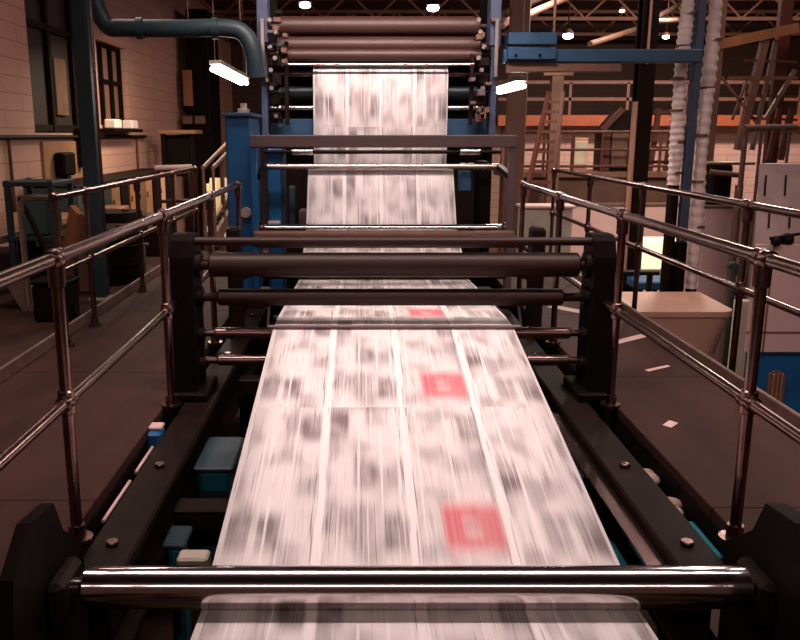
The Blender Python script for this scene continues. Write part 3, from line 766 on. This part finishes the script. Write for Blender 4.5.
# dark building column
p = at(642, 100, 12)
t = thing('building_column', (p.x, 12, GZ), 'dark steel column rising in the right background', 'column')
MB().box(p.x - .1, p.x + .12, 11.88, 11.92, GZ, CZ, .004).box(p.x - .1, p.x + .12, 12.1, 12.14, GZ, CZ, .004).box(p.x - .03, p.x + .03, 11.9, 12.1, GZ, CZ, 0).build('shaft', 'dark', t)
MB().tube([(p.x - .14, 11.85, GZ), (p.x - .14, 11.85, 1.9)], .04).build('pipe', 'tan', t)
MB().tube([(p.x - .02, 11.84, 2.4), (p.x - .02, 11.84, CZ)], .02).build('conduit', 'tan', t)
p = at(506, 100, 13)
t = thing('building_column', (p.x, 13, GZ), 'brown column right beside the tower, behind the right fluorescent lamp', 'column')
MB().box(p.x + .02, p.x + .3, 12.9, 13.1, GZ, CZ, .01).build('shaft', 'brown', t)

# gallery against the far wall
gy = 24.0
wl_, wr_ = at(498, 120, gy).x, 13.9
zo0, zo1, zw = at(600, 126, gy).z, at(600, 115, gy).z, at(600, 178, gy).z
t = thing('gallery', (8, gy, GZ), 'upper gallery with orange edge and brown railing along the far right', 'gallery')
MB().box(wl_, wr_, gy, gy + 2.6, zo0, zo1, .01).build('slab_edge', 'orange', t)
MB().box(wl_, wr_, gy + .1, gy + .16, at(600, 99, gy).z - .05, at(600, 99, gy).z + .05, .01).build('middle_rail', 'brown', t)
MB().box(wl_, wr_, gy + .1, gy + .16, at(600, 95 - 13, gy).z - .05, at(600, 82, gy).z + .05, .01).build('top_rail', 'brown', t)
x = wl_ + .4
while x < wr_:
    MB().box(x - .04, x + .04, gy + .1, gy + .18, zo1, at(600, 82, gy).z, .004).build('post', 'brown', t); x += 1.62
for x in (wl_ + .3, 9.0, 13.5): MB().box(x - .1, x + .1, gy + .4, gy + .6, GZ, zo0).build('support', 'brown', t)
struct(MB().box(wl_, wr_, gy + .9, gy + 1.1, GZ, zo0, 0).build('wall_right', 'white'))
# work platform before the white wall
py = 18.0
zp = at(600, 172, py).z; zr = at(600, 132, py).z
xa, xb = at(505, 172, py).x, at(672, 172, py).x
t = thing('work_platform', ((xa + xb) / 2, py, GZ), 'brown work platform with dark red pipe railing before the white wall', 'platform')
MB().box(xa, xb, py, py + 1.6, zp - .12, zp, .01).build('deck', 'brown', t)
MB().box(xa, xb, py + .1, py + .18, zp - .75, zp - .12, .01).build('skirt', 'concrete', t)
for z in (zr, (zr + zp) / 2 + .05, zp + .12): MB().tube([(xa, py + .05, z), (xb, py + .05, z)], .03).build('rail', 'redbrown', t)
x = xa + .2
while x < xb:
    MB().tube([(x, py + .05, zp), (x, py + .05, zr)], .03).build('post', 'redbrown', t); x += .62
for x in (xa + .2, xb - .2):
    for yy in (py + .2, py + 1.4): MB().box(x - .06, x + .06, yy - .06, yy + .06, GZ, zp - .12).build('leg', 'brown', t)
# step ladder
t = thing('ladder', (at(545, 180, 16.5).x, 16.5, GZ), 'tall dark ladder leaning before the white wall', 'ladder')
for (u0, v0, u1, v1) in ((549, 92, 529, 182), (563, 92, 553, 182)):
    a = at(u1, v1, 16.3); c_ = at(u0, v0, 16.9)
    low = a + (a - c_) * ((a.z - GZ) / (c_.z - a.z))
    MB().bar(low, c_, .07, .1).build('rail', 'redbrown', t)
for k in range(9):
    f_ = k / 9
    a = at(529, 182, 16.3).lerp(at(549, 92, 16.9), f_); c_ = at(553, 182, 16.3).lerp(at(563, 92, 16.9), f_)
    MB().bar(a, c_, .05, .06).build('rung', 'redbrown', t)
p = at(555, 120, 17.4)
t = thing('timber_post', (p.x, 17.4, GZ), 'brown timber post behind the dark ladder', 'post')
MB().box(p.x - .12, p.x + .12, 17.3, 17.5, GZ, at(555, 68, 17.4).z, .01).build('shaft', 'brown', t)
MB().box(p.x - .3, p.x + .3, 17.28, 17.36, at(555, 76, 17.4).z, at(555, 70, 17.4).z).build('cap', 'brown', t)
MB().bar((p.x, 17.4, at(555, 75, 17.4).z), at(590, 62, 17.4), .1).build('brace', 'brown', t)
a = at(568, 140, 19.9); c_ = at(580, 166, 19.9)
t = thing('pale_locker', (a.x, 20, zp), 'narrow pale cream locker on the work platform behind the ladder', 'locker')
MB().box(a.x, c_.x, 19.3, 19.6, zp, at(570, 138, 19.3).z, .01).build('body', 'tan', t)
MB().box(a.x + .02, c_.x - .02, 19.28, 19.3, zp + .05, at(570, 141, 19.3).z, .004).build('door', 'cream', t)
# dark booth standing on the platform
by = 18.35
a = at(604, 130, by); c_ = at(634, 172, by)
t = thing('machine_booth', ((a.x + c_.x) / 2, by + .3, zp), 'dark brown booth with sloping roof standing on the right end of the platform', 'booth')
MB().prism([(a.x, zp), (c_.x, zp), (c_.x, at(634, 110, by).z), (at(622, 110, by).x, at(622, 110, by).z), (a.x, a.z)], 'y', by, by + .7).build('body', 'dark', t)
MB().bar(Vector((a.x - .05, by - .06, a.z)), Vector((at(622, 110, by).x, by - .06, at(622, 109, by).z)), .14, .1).build('roof_edge', 'redbrown', t)
MB().box(a.x - .02, a.x + .14, by - .08, by, zp, a.z, .01).build('corner_post', 'redbrown', t)
q0 = at(612, 133, by); q1 = at(629, 168, by)
MB().box(q0.x, q1.x, by - .05, by, q1.z, q0.z, .01).build('panel', 'brown', t)
# red frames between column and hoses
ry = 18.5
xa, xb = at(652, 140, ry).x, at(668, 140, ry).x
t = thing('rack', (xa, ry, zp), 'red-brown open rack on the platform behind the left ribbed hose', 'rack')
for x in (xa, xb): MB().bar((x, ry, zp), (x + .1, ry, at(655, 108, ry).z), .1).build('upright', 'redbrown', t)
for v in (112, 131, 148, 162):
    z = at(660, v, ry).z; MB().bar((xa, ry, z), (xb + .1, ry, z), .07).build('rail', 'redbrown', t)

# tan hood table
t = thing('paper_table', (3.0, 8.1, GZ), 'tan covered table with rounded front beyond the right walkway', 'table')
X0, X1, Y0, Y1 = 2.5, 3.44, 7.4, 8.4
zt2 = at(690, 312, Y0).z
k = MB()
cs = []
for i in range(7):
    a_ = -PI / 2 + PI / 2 * i / 6
    cs.append((X1 - .16 + .16 * math.cos(a_), Y0 + .16 + .16 * math.sin(a_)))
foot = [(X0, Y0)] + cs + [(X1 + .04, Y1), (X0, Y1)]
k.prism(foot, 'z', zt2 - .05, zt2)
k.build('top', 'tan', t)
k = MB(); foot2 = [(x - .01 if x > X0 else x, y + .01) for x, y in foot]
A = [k.bm.verts.new((x, y, zt2 - .05)) for x, y in foot2]
B = [k.bm.verts.new((x - (.10 if x > 3 else 0), y + (.03 if y < 8 else 0), zt2 - .42)) for x, y in foot2]
n = len(A)
for i in range(n): k.bm.faces.new((A[i], A[(i + 1) % n], B[(i + 1) % n], B[i]))
k.bm.faces.new(B); k.build('skirt', 'tan', t)
for i, x in enumerate((2.6, 2.9, 3.05, 3.12)):
    MB().box(x - .03, x + .03, 7.6, 7.7, GZ, zt2 - .42).build('leg', 'cream' if i > 1 else 'dark', t)
for x in (2.6, 3.1): MB().box(x - .03, x + .03, 8.3, 8.4, GZ, zt2 - .42).build('leg', 'dark', t)
a = at(734, 315, 8.9); c_ = at(745, 376, 8.9)
o = MB().box(a.x, c_.x, 8.85, 8.95, GZ, at(735, 300, 8.9).z, .01).build('door_leaf', 'cream'); tag(o, 'pale cream upright panel lit beside the tan table', 'panel')
p0 = at(726, 350, 8.3)
o = MB().tube(smooth([Vector((p0.x, 8.3, GZ)), Vector((p0.x, 8.3, at(727, 280, 8.3).z)), at(729, 267, 8.3), at(733, 264, 8.3), at(737, 267, 8.3), at(737.5, 275, 8.3)]), .025).build('bent_pipe', 'green'); tag(o, 'slim dark pipe with a hooked top behind the tan table', 'pipe')

# cream block added in place of a brightly lit patch of floor
a = at(634, 240, 14.5); c_ = at(676, 268, 14.5)
t = thing('lit_patch_block', ((a.x + c_.x) / 2, 15.2, GZ), 'pale cream stand-in for a brightly lit floor patch, on a blue pallet beyond the right walkway', 'pallet')
zz0 = at(655, 269, 14.5).z
k = MB().prism([(14.5, GZ + .3), (14.5, zz0), (14.8, at(655, 238, 15.2).z), (15.4, at(655, 238, 15.2).z), (15.4, GZ + .3)], 'x', a.x, c_.x + .2); k.build('cover', 'cream', t)  # cream colour carries the brightness of the lit floor
MB().box(a.x, c_.x + .2, 14.5, 15.4, GZ, GZ + .3, .01).build('pallet', 'blue', t)
a = at(622, 271, 11); c_ = at(672, 275, 11)
o = MB().box(a.x, c_.x, 10.95, 11.1, c_.z, a.z, .008).build('cross_rail', 'dark')
t = tag(thing('barrier', (a.x, 11, GZ), 'low dark barrier rail in front of the pale covered stack', 'barrier'), 'low dark barrier rail in front of the pale covered stack', 'barrier')
o.parent = t; o.data.transform(Matrix.Translation(-Vector(t['base'])))
for u in (624, 650, 670):
    p = at(u, 273, 11.02); MB().box(p.x - .03, p.x + .03, 10.98, 11.06, GZ, p.z).build('post', 'dark', t)
o = MB().box(at(661, 270, 10.9).x, at(674, 270, 10.9).x, 10.85, 10.95, at(660, 277, 10.9).z, at(660, 269, 10.9).z, .01).build('sign_plate', 'panel', t)
a = at(610, 262, 12.5); c_ = at(634, 284, 12.5)
t = thing('blue_cart', (a.x, 12.5, GZ), 'low blue cart below the pale floor-patch block', 'cart')
a = at(630, 278, 11.6); c_ = at(664, 284, 11.6)
MB().box(a.x, c_.x, 11.3, 11.8, a.z - .12, a.z, .02).build('tray', 'blue', t)
for x in (a.x + .08, c_.x - .08):
    for yy in (11.37, 11.73): MB().box(x - .03, x + .03, yy - .03, yy + .03, GZ, a.z - .12).build('leg', 'dark', t)

# white low counter beyond the railing
a = at(520, 192, 12.5); c_ = at(556, 240, 12.5)
t = thing('pale_counter', (2.6, 12.7, GZ), 'pale grey counter unit behind the start of the right railings', 'counter')
MB().box(at(522, 200, 12.5).x, at(572, 200, 12.5).x, 12.4, 12.8, GZ, at(540, 208, 12.5).z, .02).build('body', 'boxgrey', t)
MB().box(at(520, 200, 12.5).x, at(574, 200, 12.5).x, 12.36, 12.84, at(540, 208, 12.5).z, at(540, 205, 12.5).z, .01).build('top', 'panel', t)
t = thing('pale_partition', (4.5, 16, GZ), 'low pale partition wall behind the right railings and the columns', 'partition')
xa, xb = at(560, 220, 16.8).x, at(720, 220, 16.8).x
MB().box(xa, xb, 17.6, 17.7, GZ, at(600, 206, 17.6).z, .01).build('panel', 'panel', t)
MB().box(xa, xb, 17.57, 17.73, at(600, 206, 17.6).z, at(600, 203, 17.6).z, .01).build('cap', 'kick', t)

# folding machine at the far right
t = thing('folding_machine', (3.9, 6.8, GZ), 'pale panelled machine with blue base and sloping grey hood at the right edge', 'machine')
fy = 6.3
xa = at(749, 300, fy).x; xb = xa + 1.5
zs = at(760, 352, fy).z; z2 = at(760, 245, fy).z
def slab(y0, y1, z0, z1_, bl=0):                 # unit set skew to the press: its near side follows the aisle
    k_ = xa / fy
    return MB().prism([(k_ * y0 + bl, y0), (xb, y0), (xb, y1), (k_ * y1 + bl, y1)], 'z', z0, z1_)
slab(fy, fy + .8, zs, z2).build('panel', 'panel', t)
x = at(768, 300, fy).x
MB().box(x - .006, x + .006, fy - .006, fy, zs, z2, 0).box(xa, xb, fy - .006, fy, at(760, 332, fy).z - .004, at(760, 332, fy).z + .004, 0).build('seam', 'brown', t)
slab(fy + .02, fy + .8, GZ, zs, .02).build('base', 'blue', t)
ax0, ax1 = at(768, 385, fy).x, at(785, 385, fy).x; azt = at(776, 371, fy).z; azb = at(776, 405, fy).z
arch = [(ax0, azb), (ax1, azb)] + [((ax0 + ax1) / 2 + (ax1 - ax0) / 2 * math.cos(PI * i / 8), azt - .05 + .05 * math.sin(PI * i / 8)) for i in range(9)]
MB().prism(arch, 'y', fy + .0, fy + .03).build('arched_opening', 'brown', t)
for i in range(3):
    x = ax0 + (ax1 - ax0) * (i + 1) / 4; MB().box(x - .008, x + .008, fy - .02, fy, azb, azt - .02).build('grille_bar', 'ochre', t)
k = MB()
zh = at(760, 163, fy + .8).z
pA = [(xa + .02, fy + .05, z2), (xb, fy + .05, z2), (xb, fy + .8, z2), (xa * 1.12 + .02, fy + .8, z2)]
pB = [(xa * 1.07 + .02, fy + .55, zh), (xb, fy + .55, zh), (xb, fy + .8, zh), (xa * 1.12 + .06, fy + .8, zh)]
va = [k.bm.verts.new(p) for p in pA]; vb = [k.bm.verts.new(p) for p in pB]
k.bm.faces.new(va); k.bm.faces.new(vb)
for i in range(4): k.bm.faces.new((va[i], va[(i + 1) % 4], vb[(i + 1) % 4], vb[i]))
k.build('hood', 'slopegrey', t)
def on(hx_, f_): return Vector((xa + hx_ + .1 * f_, fy + .05 + .5 * f_ - .012, z2 + (zh - z2) * f_))
for f_ in (.2, .6):
    for dx in (.14, .3): MB().bar(on(dx, f_), on(dx + .03, f_ + .25), .014, .014).build('slot', 'black', t)
k = MB(); p = Vector((xa + .16, fy + .0, z2))
k.ball(p + Vector((.0, 0, .03)), .04).ball(p + Vector((.1, .03, .04)), .05).tube([p + Vector((-.05, 0, .05)), p + Vector((.2, 0, .09))], .012).build('lever', 'dark', t)
# scaffold behind it
t = thing('scaffold', (5.0, 11, GZ), 'brown lattice scaffold with slanting struts at the far right edge', 'scaffold')
y = 11.0
def sbar(u0, v0, u1, v1, w=.06, m='brown', nm='strut', yy=y): MB().bar(at(u0, v0, yy), at(u1, v1, yy), w).build(nm, m, t)
sbar(738, 150, 765, 40, .09); sbar(752, 150, 776, 40, .05, 'kick'); sbar(765, 120, 795, 70, .05); sbar(728, 78, 797, 78, .04)
sbar(720, 75, 762, 130, .03); sbar(716, 45, 797, 28, .12, 'wood', 'plank')
p = at(719, 40, y); MB().box(p.x - .05, p.x + .05, y - .05, y + .05, GZ, at(719, 0, y).z).build('standard', 'brown', t)
p = at(792, 40, y); MB().box(p.x - .08, p.x + .08, y + .2, y + .3, GZ, at(719, -10, y).z).build('standard', 'redbrown', t)
sbar(732, 120, 748, 78, .03); sbar(780, 160, 792, 108, .07, 'redbrown'); sbar(768, 160, 779, 108, .05, 'redbrown')
for v in (60, 95, 118): sbar(745, v, 797, v + 2, .03, 'redbrown')
a = at(745, 128, 9.5); c_ = at(797, 127, 9.5)
t = thing('guard_rail', (a.x, 9.5, GZ), 'pale pipe guard rail with square corner before the scaffold', 'railing')
MB().tube([a, c_], .035).build('top_rail', 'kick', t)
for u in (746, 762, 790):
    p = at(u, 128, 9.5); MB().tube([(p.x, 9.5, GZ), (p.x, 9.5, p.z)], .03 if u == 746 else .018).build('post', 'kick', t)
p = at(738, 200, 9.7)
t = thing('far_post', (p.x, 9.7, GZ), 'thin dark upright post standing left of the grey hood', 'post')
MB().box(p.x - .035, p.x + .035, 9.66, 9.74, GZ, at(738, 185, 9.7).z, .006).build('shaft', 'brown', t)
MB().tube([at(710, 172, 9.7), at(738, 175, 9.7)], .03).build('arm', 'brown', t)
a = at(705, 165, 10); c_ = at(730, 205, 10)
zc = at(705, 205, 10).z
t = thing('dark_cabinet', (a.x + .3, 10.2, zc), 'dark brown cabinet right of the ribbed hoses, standing on a pale plinth', 'cabinet')
MB().box(a.x + .1, c_.x, 10, 10.5, zc, a.z, .02).build('body', 'dark', t)
MB().box(a.x + .16, c_.x - .06, 9.98, 10, zc + .04, a.z - .06, .006).build('door', 'black', t)
MB().box(a.x + .05, a.x + .6, 10.0, 10.5, a.z, a.z + .03).build('top', 'brown', t)
t = thing('pale_plinth', (a.x + .5, 10.3, GZ), 'pale pinkish plinth under the dark brown cabinet by the ribbed hoses', 'plinth')
MB().box(a.x + .02, a.x + .9, 9.95, 10.7, GZ, zc - .03, .01).build('body', 'panel', t)
MB().box(a.x, a.x + .92, 9.93, 10.72, zc - .03, zc, .006).build('cap', 'kick', t)

# diagonal pipes under the roof, top right
for i, (u0, v0, u1, v1, yy, r, m, lab) in enumerate((
        (502, 26, 530, 3, 14, .05, 'tan', 'short bright pipe under the roof right beside the tower column'),
        (510, 22, 568, -3, 15, .06, 'tan', 'long bright slanting pipe under the roof, right of the tower'),
        (500, 15, 545, -4, 13, .05, 'brown', 'brown slanting pipe nearest the tower top'),
        (590, 44, 640, 28, 15, .05, 'brown', 'brown slanting pipe running towards the dark column'),
        (648, 22, 680, 4, 15, .04, 'kick', 'short slanting pipe between dark column and hose'),
        (656, 21, 682, 20, 14, .04, 'kick', 'level pipe between dark column and left hose'))):
    a, c_ = at(u0, v0, yy), at(u1, v1, yy + 1.5)
    d = (c_ - a)
    o = MB().tube([a, c_ + d * .6], r, 10).build('roof_pipe', m); tag(o, lab, 'pipe', 'pipes under the roof')

# ceiling lamps
def bay(u, v, y, r, m, label, grp='distant ceiling lamps', e=0):
    p = at(u, v, y)
    t = thing('ceiling_lamp', p, label, 'lamp', grp)
    MB().ball(p, r, .55).build('bulb', m, t)
    MB().tube([p + Vector((0, 0, r * .4)), p + Vector((0, 0, r * .45)), p + Vector((0, 0, r * 1.3))], [r * 1.25, r * 1.25, r * .5], 20).build('shade', 'dark', t)
    MB().tube([p + Vector((0, 0, r * 1.2)), (p.x, p.y, CZ)], .015, 6).build('stem', 'dark', t)
bay(433, 8, 20, .14, 'bulb', 'bright pinkish ceiling lamp seen through the top of the tower, right')
bay(305, 5, 20, .13, 'bulb', 'bright pinkish ceiling lamp seen through the top of the tower, left')
bay(568, 36, 20, .12, 'bulb', 'bright pinkish ceiling lamp above the blue overhead beam')
bay(622, 11, 20, .06, 'tinybulb', 'tiny ceiling lamp left of the dark brown column')
bay(666, 37, 20, .08, 'tinybulb', 'small ceiling lamp between dark column and hoses')

# ------------------------------------------------------------------ light
PINK = (1, .785, .755)
def area(loc, rot, sx, sy, e, col=PINK, nm='strip_or_fill_light'):
    L = bpy.data.lights.new(nm, 'AREA'); L.shape = 'RECTANGLE'; L.size = sx; L.size_y = sy; L.energy = e; L.color = col
    o = bpy.data.objects.new(nm, L); C.objects.link(o); o.location = loc; o.rotation_euler = rot
    return o
def strip(y, e, tilt=0, sx=3.0):
    o = area((.19, y, 4.3), (math.radians(tilt), 0, 0), sx, .3, e); o.data.spread = math.radians(105); return o
strip(3.9, 100, 0, 5.6); strip(4.7, 34, 8, 5.6)
o = area((.19, 6.7, 3.9), (math.radians(48), 0, 0), 2.6, .3, 62); o.data.spread = math.radians(95)  # added fill without a fixture, turned to brighten the paper on the tower
o = area((.19, -2.2, 3.5), (math.radians(50), 0, 0), 6.4, .14, 34); o.data.spread = math.radians(120)
area((-2.9, 10.5, 4.6), (0, math.radians(-24), 0), .4, 4, 50, (1, .74, .66))  # added unseen fill that lifts the left wall
area((4.6, 9.6, 4.9), (math.radians(-12), 0, 0), 1.0, 2, 70)  # added unseen fill brightening the scaffold side
area((4.4, 4.8, 3.2), (math.radians(35), 0, 0), .8, .3, 16)  # unseen fill tilted towards the folding machine, no fixture
area((8.5, 19.5, 4.3), (math.radians(20), 0, 0), 7, .6, 700, (1, .70, .60))  # added warm fill for the gallery and the white wall
area((-2.6, 14.2, 3.0), (math.radians(10), 0, 0), .5, .5, 170, (1, .86, .62))  # added lamp, no fixture, to make the curtain bright
area((5.4, 13.6, 4.2), (0, 0, 0), .8, .8, 420, (1, .86, .7))  # added lamp above the cream block to make it bright
area((3.0, 14.8, 4.5), (math.radians(18), 0, 0), 1.2, .5, 130)  # added unseen fill to brighten the pale partition
area((3.7, 6.4, 3.8), (0, 0, 0), .8, .8, 14)  # added unseen fill over the folding machine panel
w = bpy.data.worlds.new('world'); S.world = w; w.use_nodes = True
bg = w.node_tree.nodes['Background']; bg.inputs[0].default_value = (1, .42, .3, 1); bg.inputs[1].default_value = .05

# ------------------------------------------------------------------ camera
cam = bpy.data.cameras.new('camera'); co = bpy.data.objects.new('camera', cam); C.objects.link(co)
cam.sensor_width = 36; cam.lens = 36 * F / 800; cam.shift_x = 39 / 800
co.location = (0, 0, H); co.rotation_euler = (PI / 2 - TH, 0, 0)
cam.clip_start = .05; cam.clip_end = 200
S.camera = co
vs = S.view_settings
vs.view_transform = 'Standard'; vs.look = 'None'; vs.gamma = 1; vs.use_curve_mapping = False; vs.exposure = 0
for o in bpy.data.objects:
    if 'base' in o: del o['base']
